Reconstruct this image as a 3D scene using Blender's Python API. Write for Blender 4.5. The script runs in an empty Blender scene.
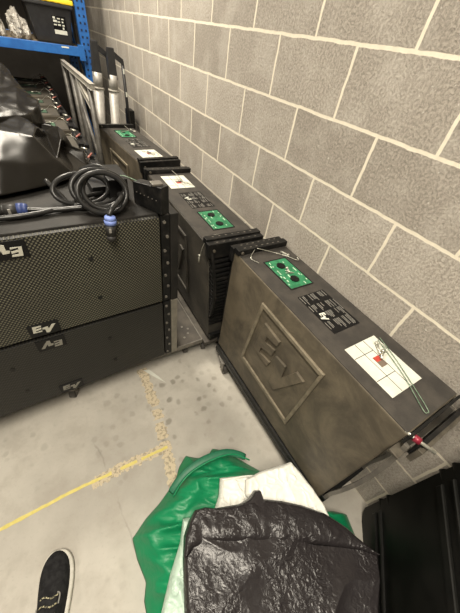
import bpy, bmesh, math, random
from mathutils import Vector, Matrix, noise
random.seed(7)
S = bpy.context.scene
C = S.collection
PI = math.pi

# ------------------------------------------------------------------ camera
cd = bpy.data.cameras.new('camera'); cam = bpy.data.objects.new('camera', cd); C.objects.link(cam)
rt = Vector((0.85760374, -0.4956607, 0.13724539))
dn = Vector((-0.26042432, -0.64861921, -0.71517291))
fw = Vector((0.4435031, 0.57759292, -0.68534036))
up = -dn
cam.matrix_world = Matrix(((rt.x, up.x, -fw.x, -0.93917), (rt.y, up.y, -fw.y, -0.63182), (rt.z, up.z, -fw.z, 1.55606), (0, 0, 0, 1)))
cd.sensor_fit = 'HORIZONTAL'; cd.sensor_width = 36.0
cd.lens = 278.936 / 460 * 36.0
cd.clip_start = 0.02; cd.clip_end = 60
S.camera = cam

# ------------------------------------------------------------------ world, lights, exposure
w = bpy.data.worlds.new('world'); S.world = w; w.use_nodes = True
w.node_tree.nodes['Background'].inputs[0].default_value = (1.0, 0.93, 0.82, 1)
w.node_tree.nodes['Background'].inputs[1].default_value = 0.06
def area(name, loc, sx, sy, power, col=(1.0, 0.91, 0.765), rot=(0, 0, 0)):
    l = bpy.data.lights.new(name, 'AREA'); l.shape = 'RECTANGLE'; l.size = sx; l.size_y = sy
    l.energy = power; l.color = col
    o = bpy.data.objects.new(name, l); o.location = loc; o.rotation_euler = rot; C.objects.link(o)
    return o
area('ceiling_light_near', (-1.25, -0.9, 2.95), 0.35, 1.5, 72)
area('ceiling_light_far', (-1.0, 2.1, 2.95), 0.35, 1.5, 84)
area('ceiling_light_side', (-3.4, 0.6, 2.95), 0.35, 1.5, 26)
S.view_settings.view_transform = 'Standard'
S.view_settings.look = 'None'
S.view_settings.gamma = 1.0
S.view_settings.use_curve_mapping = False
S.view_settings.exposure = 0.55

# ------------------------------------------------------------------ material helpers
def sock(nt, s, v):
    if isinstance(v, bpy.types.NodeSocket): nt.links.new(v, s)
    elif v is not None: s.default_value = v
def mth(nt, op, a, b=None, c=None, clamp=False):
    n = nt.nodes.new('ShaderNodeMath'); n.operation = op; n.use_clamp = clamp
    sock(nt, n.inputs[0], a); sock(nt, n.inputs[1], b)
    if c is not None: sock(nt, n.inputs[2], c)
    return n.outputs[0]
def mixc(nt, f, a, b, mode='MIX'):
    n = nt.nodes.new('ShaderNodeMix'); n.data_type = 'RGBA'; n.blend_type = mode
    sock(nt, n.inputs[0], f)
    for i, v in ((6, a), (7, b)):
        if isinstance(v, tuple) and len(v) == 3: v = v + (1,)
        sock(nt, n.inputs[i], v)
    return n.outputs[2]
def nz(nt, vec, scale, detail=3, rough=0.55, dist=0.0):
    n = nt.nodes.new('ShaderNodeTexNoise'); sock(nt, n.inputs['Vector'], vec)
    n.inputs['Scale'].default_value = scale; n.inputs['Detail'].default_value = detail
    n.inputs['Roughness'].default_value = rough; n.inputs['Distortion'].default_value = dist
    return n.outputs[0]
def ramp(nt, f, lo, hi):
    n = nt.nodes.new('ShaderNodeMapRange'); n.interpolation_type = 'SMOOTHSTEP'
    sock(nt, n.inputs[0], f); n.inputs[1].default_value = lo; n.inputs[2].default_value = hi
    return n.outputs[0]
def coords(nt, kind='Object'):
    return nt.nodes.new('ShaderNodeTexCoord').outputs[kind]
def vmap(nt, vec, loc=(0, 0, 0), rot=(0, 0, 0), scale=(1, 1, 1)):
    n = nt.nodes.new('ShaderNodeMapping'); sock(nt, n.inputs[0], vec)
    n.inputs[1].default_value = loc; n.inputs[2].default_value = rot; n.inputs[3].default_value = scale
    return n.outputs[0]
def sepx(nt, vec):
    n = nt.nodes.new('ShaderNodeSeparateXYZ'); sock(nt, n.inputs[0], vec); return n.outputs
def comb(nt, x, y, z):
    n = nt.nodes.new('ShaderNodeCombineXYZ'); sock(nt, n.inputs[0], x); sock(nt, n.inputs[1], y); sock(nt, n.inputs[2], z); return n.outputs[0]
def bump(nt, h, strength=0.3, dist=0.01, normal=None):
    n = nt.nodes.new('ShaderNodeBump'); n.inputs['Strength'].default_value = strength
    n.inputs['Distance'].default_value = dist; sock(nt, n.inputs['Height'], h)
    if normal is not None: sock(nt, n.inputs['Normal'], normal)
    return n.outputs[0]
def mat(name, col=(.5, .5, .5), rough=0.5, metal=0.0, spec=0.5):
    m = bpy.data.materials.new(name); m.use_nodes = True
    b = m.node_tree.nodes['Principled BSDF']
    b.inputs['Base Color'].default_value = (*col, 1); b.inputs['Roughness'].default_value = rough
    b.inputs['Metallic'].default_value = metal; b.inputs['Specular IOR Level'].default_value = spec
    return m, m.node_tree, b
def varied(name, c1, c2, scale=6, rough=0.5, metal=0.0, spec=0.5, bs=0.0, bscale=200, lo=.35, hi=.65, rv=0.0, stretch=(1, 1, 1)):
    """two colours mottled by noise, optional fine bump"""
    m, nt, b = mat(name, c1, rough, metal, spec)
    v = vmap(nt, coords(nt), scale=stretch)
    f = ramp(nt, nz(nt, v, scale, 5, .6), lo, hi)
    nt.links.new(mixc(nt, f, c1, c2), b.inputs['Base Color'])
    if rv:
        nt.links.new(mth(nt, 'MULTIPLY_ADD', f, rv, rough), b.inputs['Roughness'])
    if bs:
        nt.links.new(bump(nt, nz(nt, v, bscale, 3, .6), bs, .002), b.inputs['Normal'])
    return m

# block wall
def block_mat(axis):
    m, nt, b = mat('painted_blockwork_' + axis, rough=.93, spec=.2)
    co = coords(nt); x, y, z = sepx(nt, co)[0:3]
    h = y if axis == 'y' else x
    wob = nz(nt, co, 14, 3, .6)
    wob = mth(nt, 'MULTIPLY', mth(nt, 'SUBTRACT', wob, .5), .010)
    v = comb(nt, mth(nt, 'ADD', mth(nt, 'ADD', h, 40.2), wob), mth(nt, 'ADD', z, wob), 0.0)
    br = nt.nodes.new('ShaderNodeTexBrick'); sock(nt, br.inputs['Vector'], v)
    br.offset = .5; br.offset_frequency = 2; br.squash = 1
    br.inputs['Color1'].default_value = (0, 0, 0, 1); br.inputs['Color2'].default_value = (1, 1, 1, 1); br.inputs['Mortar'].default_value = (.5, .5, .5, 1)
    br.inputs['Scale'].default_value = 1; br.inputs['Mortar Size'].default_value = .0062
    br.inputs['Mortar Smooth'].default_value = .35; br.inputs['Brick Width'].default_value = .4; br.inputs['Row Height'].default_value = .2
    fac = br.outputs['Fac']
    tone = nt.nodes.new('ShaderNodeSeparateColor'); nt.links.new(br.outputs['Color'], tone.inputs[0]); t = tone.outputs[0]
    base = mixc(nt, t, (.345, .312, .268), (.465, .425, .368))
    grit = ramp(nt, nz(nt, co, 120, 5, .75), .32, .60)
    base = mixc(nt, grit, mixc(nt, .62, base, (.17, .155, .135)), base)
    patch = ramp(nt, nz(nt, co, 5.5, 5, .65), .42, .68)
    base = mixc(nt, mth(nt, 'MULTIPLY', patch, .4), base, (.54, .505, .45))
    fleck = ramp(nt, nz(nt, co, 90, 2, .5), .68, .76)
    base = mixc(nt, mth(nt, 'MULTIPLY', fleck, .5), base, (.68, .65, .59))
    mort = mixc(nt, nz(nt, co, 40, 4, .6), (.58, .53, .43), (.76, .71, .59))
    nt.links.new(mixc(nt, fac, base, mort), b.inputs['Base Color'])
    hgt = mth(nt, 'ADD', mth(nt, 'MULTIPLY', fac, .5), mth(nt, 'MULTIPLY', grit, mth(nt, 'SUBTRACT', 1.0, fac)))
    nt.links.new(bump(nt, hgt, .65, .003), b.inputs['Normal'])
    return m
M = {}
M['wall_y'] = block_mat('y')

def floor_mat():
    m, nt, b = mat('worn_grey_concrete', rough=.5, spec=.4)
    co = coords(nt)
    f1 = nz(nt, co, 1.6, 5, .6); f2 = nz(nt, co, 9, 5, .65); f3 = nz(nt, co, 90, 3, .6)
    base = mixc(nt, ramp(nt, f1, .35, .65), (.38, .358, .315), (.49, .465, .41))
    base = mixc(nt, mth(nt, 'MULTIPLY', ramp(nt, f2, .42, .68), .42), base, (.33, .30, .255))
    base = mixc(nt, mth(nt, 'MULTIPLY', ramp(nt, f3, .55, .75), .22), base, (.25, .235, .20))
    # round drip stains
    vo = nt.nodes.new('ShaderNodeTexVoronoi'); vo.inputs['Scale'].default_value = 19
    wv = nt.nodes.new('ShaderNodeVectorMath'); wv.operation = 'ADD'
    nt.links.new(co, wv.inputs[0]); nn = nt.nodes.new('ShaderNodeTexNoise'); nn.inputs['Scale'].default_value = 18; nt.links.new(co, nn.inputs['Vector'])
    sc = nt.nodes.new('ShaderNodeVectorMath'); sc.operation = 'SCALE'; sc.inputs[3].default_value = .035
    nt.links.new(nn.outputs['Color'], sc.inputs[0]); nt.links.new(sc.outputs[0], wv.inputs[1]); nt.links.new(wv.outputs[0], vo.inputs['Vector'])
    spot = mth(nt, 'SUBTRACT', 1.0, ramp(nt, vo.outputs['Distance'], .18, .42))
    vs_ = nt.nodes.new('ShaderNodeSeparateColor'); nt.links.new(vo.outputs['Color'], vs_.inputs[0])
    spot = mth(nt, 'MULTIPLY', spot, ramp(nt, vs_.outputs[0], .25, .7))
    area_ = ramp(nt, nz(nt, vmap(nt, co, (3.1, 1.3, 0)), 2.2, 2, .5), .42, .58)
    x, y, z = sepx(nt, co)[0:3]
    dx = mth(nt, 'ADD', x, .60); dy = mth(nt, 'SUBTRACT', y, .10)
    d = mth(nt, 'SQRT', mth(nt, 'ADD', mth(nt, 'MULTIPLY', dx, dx), mth(nt, 'MULTIPLY', dy, dy)))
    near = mth(nt, 'SUBTRACT', 1.0, ramp(nt, d, .08, .42))
    am = mth(nt, 'MULTIPLY_ADD', near, .75, mth(nt, 'MULTIPLY', area_, .28))
    base = mixc(nt, mth(nt, 'MULTIPLY', spot, am), base, (.20, .185, .15))
    # hairline crack / scuff lines
    wl = mth(nt, 'MULTIPLY', mth(nt, 'SUBTRACT', nz(nt, co, 5, 4, .6), .5), .10)
    cr = mth(nt, 'ABSOLUTE', mth(nt, 'ADD', mth(nt, 'ADD', mth(nt, 'MULTIPLY', x, 1.0), 1.075), mth(nt, 'ADD', mth(nt, 'MULTIPLY', y, .12), wl)))
    crk = mth(nt, 'MULTIPLY', mth(nt, 'SUBTRACT', 1.0, ramp(nt, cr, .0015, .006)), ramp(nt, nz(nt, co, 7, 2, .5), .45, .6))
    base = mixc(nt, mth(nt, 'MULTIPLY', crk, .35), base, (.18, .165, .14))
    nt.links.new(base, b.inputs['Base Color'])
    nt.links.new(mth(nt, 'MULTIPLY_ADD', f2, .25, .42), b.inputs['Roughness'])
    nt.links.new(bump(nt, mth(nt, 'ADD', f3, mth(nt, 'MULTIPLY', f2, .5)), .12, .002), b.inputs['Normal'])
    return m
M['floor'] = floor_mat()
M['ceiling'] = varied('ceiling_plaster', (.26, .25, .235), (.22, .21, .195), 3, .9)
M['sidewall'] = varied('grey_painted_wall', (.24, .225, .20), (.20, .19, .17), 3, .9)
M['backwall'] = varied('shaded_back_wall_plaster', (.045, .040, .034), (.06, .054, .047), 3, .95)  # near-black plaster: the shadow behind the rack is put into its colour

def cab_mat():
    """textured charcoal paint under a film of brown dust"""
    m, nt, b = mat('dusty_charcoal_cabinet_paint', rough=.55, spec=.35)
    co = coords(nt)
    n1 = ramp(nt, nz(nt, co, 4.5, 6, .68, .6), .34, .66)
    n2 = ramp(nt, nz(nt, vmap(nt, co, (4, 2, 1)), 11, 5, .7), .40, .72)
    base = mixc(nt, n1, (.066, .056, .041), (.140, .117, .082))
    base = mixc(nt, mth(nt, 'MULTIPLY', n2, .40), base, (.046, .040, .031))
    fl = ramp(nt, nz(nt, co, 130, 2, .5), .72, .80)
    base = mixc(nt, mth(nt, 'MULTIPLY', fl, .35), base, (.35, .32, .26))
    nt.links.new(base, b.inputs['Base Color'])
    nt.links.new(bump(nt, nz(nt, co, 320, 2, .6), .25, .001), b.inputs['Normal'])
    return m
M['cab'] = cab_mat()
M['cab_grey'] = varied('dusty_grey_cabinet_paint', (.038, .035, .030), (.075, .067, .054), 6, .55, 0, .35, .25, 320)
M['cab_edge'] = varied('rubbed_highlit_logo_edge', (.12, .103, .072), (.19, .162, .115), 22, .5, 0, .4, .2, 320)  # rubbed frame edges, with their highlight also put into the paler colour
M['row_top'] = varied('dusty_row_back_panel', (.060, .054, .045), (.095, .086, .070), 9, .6, 0, .3, .2, 320)
M['cab_top'] = varied('charcoal_cabinet_back_panel', (.036, .033, .030), (.058, .052, .045), 14, .55, 0, .35, .25, 320, .35, .7)
M['cab_dark'] = varied('dark_cabinet_paint', (.014, .0135, .0125), (.024, .022, .020), 9, .55, 0, .18, .2, 320)
M['steel'] = varied('black_steel_rigging', (.008, .008, .008), (.024, .022, .020), 30, .42, .1, .3, .1, 200, .45, .75)
M['worn'] = varied('worn_grey_steel', (.14, .13, .115), (.20, .185, .16), 18, .45, .4, .5, .1, 200)
M['brownsteel'] = varied('brown_dusty_steel', (.075, .065, .052), (.13, .115, .09), 25, .5, .4, .5, .1, 200)
M['alu'] = varied('dull_aluminium', (.25, .24, .22), (.34, .325, .30), 20, .5, .3, .5, .05, 200)
M['greymetal'] = varied('grey_painted_tube', (.06, .056, .05), (.11, .104, .092), 20, .5, .2, .5)
M['paleplate'] = varied('pale_grey_bar', (.24, .225, .195), (.34, .32, .28), 20, .6, .05, .5)
M['hole'] = mat('dark_hole', (.006, .006, .006), .9)[0]
M['bolt'] = mat('bolt_steel', (.34, .32, .28), .35, .8)[0]
M['green'] = varied('green_connector_plate', (.014, .13, .055), (.028, .20, .09), 40, .4, 0, .6, 0, 100, .4, .6)
M['greendull'] = varied('dusty_green_connector_plate', (.030, .075, .045), (.06, .11, .07), 40, .5, 0, .5, 0, 100, .4, .6)
M['solder'] = mat('plate_marks', (.55, .72, .55), .4)[0]
M['plate'] = mat('black_information_plate', (.005, .005, .0055), .4, 0, .25)[0]
M['ink'] = mat('grey_printed_lettering', (.24, .232, .21), .6)[0]
M['paper'] = varied('white_paper_label', (.56, .57, .50), (.64, .65, .58), 20, .6)
M['blackink'] = mat('black_printed_lines', (.05, .05, .05), .7)[0]
M['red'] = mat('red_print', (.42, .05, .035), .5)[0]
M['brownred'] = mat('grey_brown_print', (.16, .12, .09), .6)[0]
M['redplastic'] = varied('red_anodised_knob', (.20, .012, .03), (.28, .025, .045), 60, .35, .2)
M['pink'] = varied('faded_red_strap', (.20, .05, .04), (.38, .15, .12), 50, .6)
M['wire'] = varied('steel_wire', (.42, .42, .36), (.62, .61, .54), 200, .3, .7)
M['greenwire'] = varied('green_sleeved_wire', (.10, .17, .11), (.22, .30, .22), 60, .4, .2)
M['rubber'] = mat('black_rubber', (.02, .019, .018), .55)[0]
M['caster'] = mat('caster_wheel', (.055, .05, .045), .5)[0]
M['wood'] = varied('brown_dusty_dolly_board', (.060, .053, .045), (.10, .088, .072), 12, .6, 0, .4, .2, 150)
M['cable'] = varied('black_cable_sheath', (.012, .012, .012), (.02, .0195, .019), 50, .32, 0, .35)
M['blue'] = mat('light_blue_connector_ring', (.17, .24, .56), .5)[0]
M['bluedk'] = mat('dull_blue_connector_ring', (.03, .05, .16), .5)[0]
M['rack'] = varied('blue_rack_paint', (.012, .085, .30), (.018, .12, .38), 12, .4, 0, .5, .05, 100)
M['rackhole'] = mat('rack_slot', (.004, .012, .04), .8)[0]
M['board'] = varied('chipboard_shelf', (.16, .125, .08), (.22, .17, .11), 60, .8)
M['tote'] = varied('black_tote_plastic', (.013, .013, .014), (.02, .02, .021), 20, .45)
M['yellow'] = varied('yellow_lid_plastic', (.78, .54, .02), (.85, .62, .04), 20, .45)
M['shoe'] = varied('black_knit_upper', (.010, .010, .011), (.022, .022, .023), 60, .85, 0, .2, .4, 500)
M['sole'] = varied('off_white_sole', (.50, .48, .42), (.62, .60, .54), 40, .6)
M['lace'] = varied('shoe_lace', (.02, .02, .02), (.5, .46, .3), 260, .8, 0, .3, 0, 100, .5, .52)
M['skin'] = mat('dark_sock', (.015, .015, .017), .9)[0]

def plastic_sheet(name, c1, c2, rough, wr_scale, wr, spec=.5, trans=0.0, patch=None):
    m, nt, b = mat(name, c1, rough, 0, spec)
    co = coords(nt)
    nt.links.new(mixc(nt, nz(nt, co, 3, 3), c1, c2), b.inputs['Base Color'])
    mus = nt.nodes.new('ShaderNodeTexNoise'); mus.noise_type = 'RIDGED_MULTIFRACTAL'
    mus.inputs['Scale'].default_value = wr_scale; mus.inputs['Detail'].default_value = 3; mus.inputs['Distortion'].default_value = .8
    nt.links.new(co, mus.inputs['Vector'])
    n2 = nz(nt, co, wr_scale * 2.7, 3, .5, 1.2)
    h = mth(nt, 'ADD', mth(nt, 'MULTIPLY', mus.outputs[0], .4), n2)
    if patch:
        pm = ramp(nt, nz(nt, vmap(nt, co, (2.2, .7, 0)), patch, 2, .5), .38, .68)
        h = mth(nt, 'MULTIPLY', h, mth(nt, 'MULTIPLY_ADD', pm, .85, .15))
    nt.links.new(bump(nt, h, wr, .012), b.inputs['Normal'])
    if trans:
        b.inputs['Transmission Weight'].default_value = trans
    return m
M['blackbag'] = plastic_sheet('glossy_black_bin_bag_plastic', (.016, .0138, .0145), (.024, .021, .022), .27, 17, .55, .36, 0, 5)
M['greenbag'] = plastic_sheet('green_bag_plastic', (.004, .185, .072), (.010, .26, .105), .42, 5, .35, .4)
M['greenhem'] = varied('dark_green_hem', (.010, .12, .060), (.015, .15, .075), 90, .5)
M['whitebag'] = plastic_sheet('milky_white_bag_plastic', (.68, .68, .62), (.78, .78, .73), .38, 5, .14, .4)
M['palebag'] = plastic_sheet('pale_mint_bag_plastic', (.42, .56, .47), (.55, .66, .57), .33, 8, .45, .5)
M['vinyl'] = plastic_sheet('black_vinyl_cover', (.010, .009, .0075), (.014, .0125, .0105), .27, 2.5, .05, .13)
M['clear'] = plastic_sheet('crumpled_clear_wrap', (.30, .28, .25), (.46, .44, .40), .25, 16, .9, .7)
M['panel'] = varied('black_moulded_plastic', (.004, .0042, .0036), (.007, .007, .006), 12, .45, 0, .22, .15, 260)

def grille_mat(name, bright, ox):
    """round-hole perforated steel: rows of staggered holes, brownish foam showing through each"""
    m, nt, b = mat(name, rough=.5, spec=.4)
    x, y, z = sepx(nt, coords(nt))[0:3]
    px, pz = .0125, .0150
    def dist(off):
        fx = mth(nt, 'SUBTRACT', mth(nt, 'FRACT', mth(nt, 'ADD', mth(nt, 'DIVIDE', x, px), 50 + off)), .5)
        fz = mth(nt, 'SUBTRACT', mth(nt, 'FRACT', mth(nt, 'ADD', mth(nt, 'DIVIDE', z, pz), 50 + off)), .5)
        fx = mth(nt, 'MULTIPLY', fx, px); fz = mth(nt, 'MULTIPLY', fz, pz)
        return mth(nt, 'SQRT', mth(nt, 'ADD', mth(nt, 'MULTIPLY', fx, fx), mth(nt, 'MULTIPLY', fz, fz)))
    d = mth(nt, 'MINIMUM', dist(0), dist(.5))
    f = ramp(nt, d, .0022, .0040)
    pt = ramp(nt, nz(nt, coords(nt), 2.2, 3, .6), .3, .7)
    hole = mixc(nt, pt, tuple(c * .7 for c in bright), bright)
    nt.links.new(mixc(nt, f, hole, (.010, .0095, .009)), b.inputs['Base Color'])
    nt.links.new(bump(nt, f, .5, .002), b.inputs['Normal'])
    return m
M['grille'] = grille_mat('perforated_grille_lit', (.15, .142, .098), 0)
M['grille2'] = grille_mat('perforated_grille_shaded', (.040, .038, .030), 0)  # same grille as the lit one, shade put into the hole colour

# ------------------------------------------------------------------ mesh helpers
def obj(name, bm, m, parent=None, smooth=False, mods=None):
    me = bpy.data.meshes.new(name); bmesh.ops.recalc_face_normals(bm, faces=bm.faces[:]) if not getattr(bm, 'keep', False) else None
    bm.to_mesh(me); bm.free()
    me.materials.append(M[m] if isinstance(m, str) else m)
    if smooth:
        for p in me.polygons: p.use_smooth = True
    o = bpy.data.objects.new(name, me); C.objects.link(o)
    if parent is not None: o.parent = parent
    return o
def new(): return bmesh.new()
def box(bm, x0, x1, y0, y1, z0, z1, bev=0.0, mtx=None, seg=2):
    r = bmesh.ops.create_cube(bm, size=1.0)
    vs = r['verts']
    for v in vs:
        v.co = Vector(((x0 + x1) / 2 + v.co.x * (x1 - x0), (y0 + y1) / 2 + v.co.y * (y1 - y0), (z0 + z1) / 2 + v.co.z * (z1 - z0)))
        if mtx is not None: v.co = mtx @ v.co
    if bev > 0:
        es = set(e for v in vs for e in v.link_edges)
        bmesh.ops.bevel(bm, geom=list(es), offset=bev, segments=seg, affect='EDGES', profile=.6)
    return bm
def hexa(bm, pts, bev=0.0):
    """8 points: bottom 4 ccw then top 4 ccw"""
    vs = [bm.verts.new(p) for p in pts]
    for f in ((3, 2, 1, 0), (4, 5, 6, 7), (0, 1, 5, 4), (1, 2, 6, 5), (2, 3, 7, 6), (3, 0, 4, 7)):
        bm.faces.new([vs[i] for i in f])
    if bev:
        es = set(e for v in vs for e in v.link_edges)
        bmesh.ops.bevel(bm, geom=list(es), offset=bev, segments=2, affect='EDGES', profile=.6)
    return bm
def prism(bm, poly, mtx, depth, bev=0.0):
    """2-D polygon extruded by depth; mtx maps (u, v, w)"""
    a = [bm.verts.new(mtx @ Vector((p[0], p[1], 0))) for p in poly]
    b = [bm.verts.new(mtx @ Vector((p[0], p[1], depth))) for p in poly]
    n = len(poly); fs = [bm.faces.new(a), bm.faces.new(b[::-1])]
    for i in range(n): fs.append(bm.faces.new((a[i], b[i], b[(i + 1) % n], a[(i + 1) % n])))
    if bev:
        es = set(e for f in fs[1:2] for e in f.edges)
        bmesh.ops.bevel(bm, geom=list(es), offset=bev, segments=1, affect='EDGES')
    return bm
def cyl(bm, p0, p1, r, n=16, r2=None):
    p0, p1 = Vector(p0), Vector(p1); d = p1 - p0
    q = d.to_track_quat('Z', 'Y').to_matrix().to_4x4(); q.translation = (p0 + p1) / 2
    bmesh.ops.create_cone(bm, cap_ends=True, segments=n, radius1=r, radius2=r if r2 is None else r2, depth=d.length, matrix=q)
    return bm
def tube(bm, pts, r, n=8, sub=6, closed=False):
    """smooth tube along a Catmull-Rom path"""
    P = [Vector(p) for p in pts]; path = []
    if sub > 1 and len(P) > 2:
        N = len(P)
        rng = range(N) if closed else range(N - 1)
        for i in rng:
            p0 = P[(i - 1) % N] if (closed or i > 0) else P[0]; p1 = P[i % N]; p2 = P[(i + 1) % N]
            p3 = P[(i + 2) % N] if (closed or i + 2 < N) else P[-1]
            for k in range(sub):
                t = k / sub
                path.append(.5 * ((2 * p1) + (-p0 + p2) * t + (2 * p0 - 5 * p1 + 4 * p2 - p3) * t * t + (-p0 + 3 * p1 - 3 * p2 + p3) * t ** 3))
        if not closed: path.append(P[-1])
    else: path = P
    rings = []; T = None; nrm = None
    L = len(path)
    for i, p in enumerate(path):
        a = path[(i - 1) % L] if (closed or i > 0) else path[0]; c = path[(i + 1) % L] if (closed or i < L - 1) else path[-1]
        t = (c - a).normalized()
        if nrm is None:
            nrm = t.orthogonal().normalized()
        else:
            nrm = (nrm - t * nrm.dot(t)).normalized()
        bn = t.cross(nrm)
        rr = r(i / (L - 1)) if callable(r) else r
        rings.append([bm.verts.new(p + rr * (math.cos(2 * PI * k / n) * nrm + math.sin(2 * PI * k / n) * bn)) for k in range(n)])
    rg = range(L) if closed else range(L - 1)
    for i in rg:
        A, B = rings[i], rings[(i + 1) % L]
        for k in range(n): bm.faces.new((A[k], A[(k + 1) % n], B[(k + 1) % n], B[k]))
    if not closed:
        bm.faces.new(rings[0][::-1]); bm.faces.new(rings[-1])
    return bm
def thing(name, label, cat, loc=(0, 0, 0), rz=0.0, group=None):
    o = bpy.data.objects.new(name, None); C.objects.link(o); o.empty_display_size = .05
    o.location = loc; o.rotation_euler = (0, 0, rz); o['label'] = label; o['category'] = cat
    if group: o['group'] = group
    return o
def tag(o, label, cat, group=None):
    o['label'] = label; o['category'] = cat
    if group: o['group'] = group
    return o
def struct(name, bm, m):
    o = obj(name, bm, m); o['kind'] = 'structure'; return o
def plane_mtx(origin, u, v, wv):
    u, v, wv = Vector(u), Vector(v), Vector(wv)
    return Matrix(((u.x, v.x, wv.x, origin[0]), (u.y, v.y, wv.y, origin[1]), (u.z, v.z, wv.z, origin[2]), (0, 0, 0, 1)))

# ------------------------------------------------------------------ the room
b = new(); box(b, -4.2, .0, -3.5, 5.6, -.1, 0); struct('floor', b, 'floor')
b = new(); box(b, 0, .2, -3.5, 5.6, -.1, 3.0); struct('wall_right', b, 'wall_y')
b = new(); box(b, -4.2, .2, 5.6, 5.8, -.1, 3.0); struct('wall_far', b, 'backwall')
b = new(); box(b, -4.4, -4.2, -3.5, 5.8, -.1, 3.0); struct('wall_left', b, 'sidewall')
b = new(); box(b, -4.4, .2, -3.7, -3.5, -.1, 3.0); struct('wall_near', b, 'sidewall')
b = new(); box(b, -4.4, .2, -3.7, 5.8, 3.0, 3.1); struct('ceiling', b, 'ceiling')

# floor tape: irregular strips
def strip(name, m, pts, wid, z, rough_edge, seed, label, cat, gaps=None):
    bm = new(); rnd = random.Random(seed)
    P = [Vector(p) for p in pts]; n = 60
    L = []
    for i in range(n + 1):
        t = i / n * (len(P) - 1); k = min(int(t), len(P) - 2); q = P[k].lerp(P[k + 1], t - k)
        d = (P[k + 1] - P[k]).normalized(); s = Vector((-d.y, d.x))
        w0 = wid * (.5 + rnd.uniform(-rough_edge, rough_edge)); w1 = wid * (.5 + rnd.uniform(-rough_edge, rough_edge))
        L.append((q + s * w0, q - s * w1, i / n))
    for i in range(n):
        if gaps and any(g0 <= L[i][2] < g1 for g0, g1 in gaps): continue
        a, b_, _ = L[i]; c, d, _ = L[i + 1]
        lo = [bm.verts.new((p.x, p.y, .0003)) for p in (a, b_, d, c)]; hi = [bm.verts.new((p.x, p.y, z)) for p in (a, b_, d, c)]
        bm.faces.new(hi); bm.faces.new(lo[::-1])
        for k in range(4): bm.faces.new((lo[k], lo[(k + 1) % 4], hi[(k + 1) % 4], hi[k]))
    return tag(obj(name, bm, m), label, cat)
M['tapeyel'] = varied('yellow_floor_tape', (.62, .53, .14), (.70, .60, .20), 30, .6)
def residue():
    m, nt, b = mat('flaking_tape_glue', rough=.8)
    co = coords(nt)
    f = ramp(nt, nz(nt, co, 60, 5, .7), .50, .58)
    nt.links.new(mixc(nt, f, (.56, .48, .34), (.33, .285, .21)), b.inputs['Base Color'])
    return m
M['glue'] = residue()
strip('glue_residue', 'glue', [(-1.13, -.108), (-1.0, -.098), (-.745, -.108)], .045, .0008, .16, 3, 'beige flaking glue residue under the yellow floor tape', 'tape residue')
strip('floor_tape', 'tapeyel', [(-1.75, -.108), (-1.47, -.102), (-1.2, -.094), (-.9, -.104), (-.765, -.108)], .014, .0014, .12, 4, 'thin yellow tape line running across the bare concrete floor', 'floor tape', [(.62, .66), (.72, .735)])
strip('glue_residue', 'glue', [(-.742, .40), (-.745, .15), (-.765, -.05), (-.80, -.30)], .052, .0009, .16, 5, 'beige glue residue line running from under the speakers towards the green bag', 'tape residue', [(.36, .385), (.50, .53), (.67, .69)])
bm = new(); prism(bm, [(-.735, .385), (-.70, .375), (-.668, .31), (-.640, .245), (-.68, .30)], Matrix.Identity(4), .002)
tag(obj('plastic_scrap', bm, 'paper'), 'thin white plastic scrap on the floor in front of the speaker stack', 'scrap')

# ------------------------------------------------------------------ casters and dollies
def caster(parent, x, y, ztop, rz=0.0, r=.035):
    """swivel caster, wheel touching z=0"""
    e = new(); cx, sx = math.cos(rz), math.sin(rz)
    R = Matrix.Translation((x, y, 0)) @ Matrix.Rotation(rz, 4, 'Z')
    box(e, -.035, .035, -.03, .03, ztop - .008, ztop, .002, R)
    for s in (-1, 1): box(e, -.018 + .01, .022 + .01, s * .018 - .0025, s * .018 + .0025, r - .012, ztop - .006, .001, R)
    c = obj('caster', e, 'worn', parent)
    wb = new(); cyl(wb, R @ Vector((.012, -.0135, r)), R @ Vector((.012, .0135, r)), r, 20); obj('wheel', wb, 'caster', c)
    bb = new(); cyl(bb, R @ Vector((.012, -.0235, r)), R @ Vector((.012, .0235, r)), .007, 10); obj('axle', bb, 'bolt', c)
    return c
def cab_dolly(loc, rz, label, L=.93, W=.27, group=None, rail=True):
    t = thing('caster_dolly', label, 'dolly', loc, rz, group)
    b = new(); box(b, -L / 2, L / 2, -W / 2, W / 2, .12, .145, .003); obj('board', b, 'wood', t)
    if rail:
        for s in (-1, 1):
            b = new(); box(b, -L / 2 - .005, L / 2 + .005, s * (W / 2 + .006) - .008, s * (W / 2 + .006) + .008, .115, .180, .002)
            box(b, -L / 2 - .005, L / 2 + .005, s * (W / 2 + .014) - .003, s * (W / 2 + .014) + .003, .135, .15, .001)
            obj('side_rail', b, 'steel', t)
    for sx_ in (-1, 1):
        for sy in (-1, 1): caster(t, sx_ * (L / 2 - .085), sy * (W / 2 - (.004 if rail else .035)), .12, random.uniform(-.5, .5))
    return t

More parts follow.
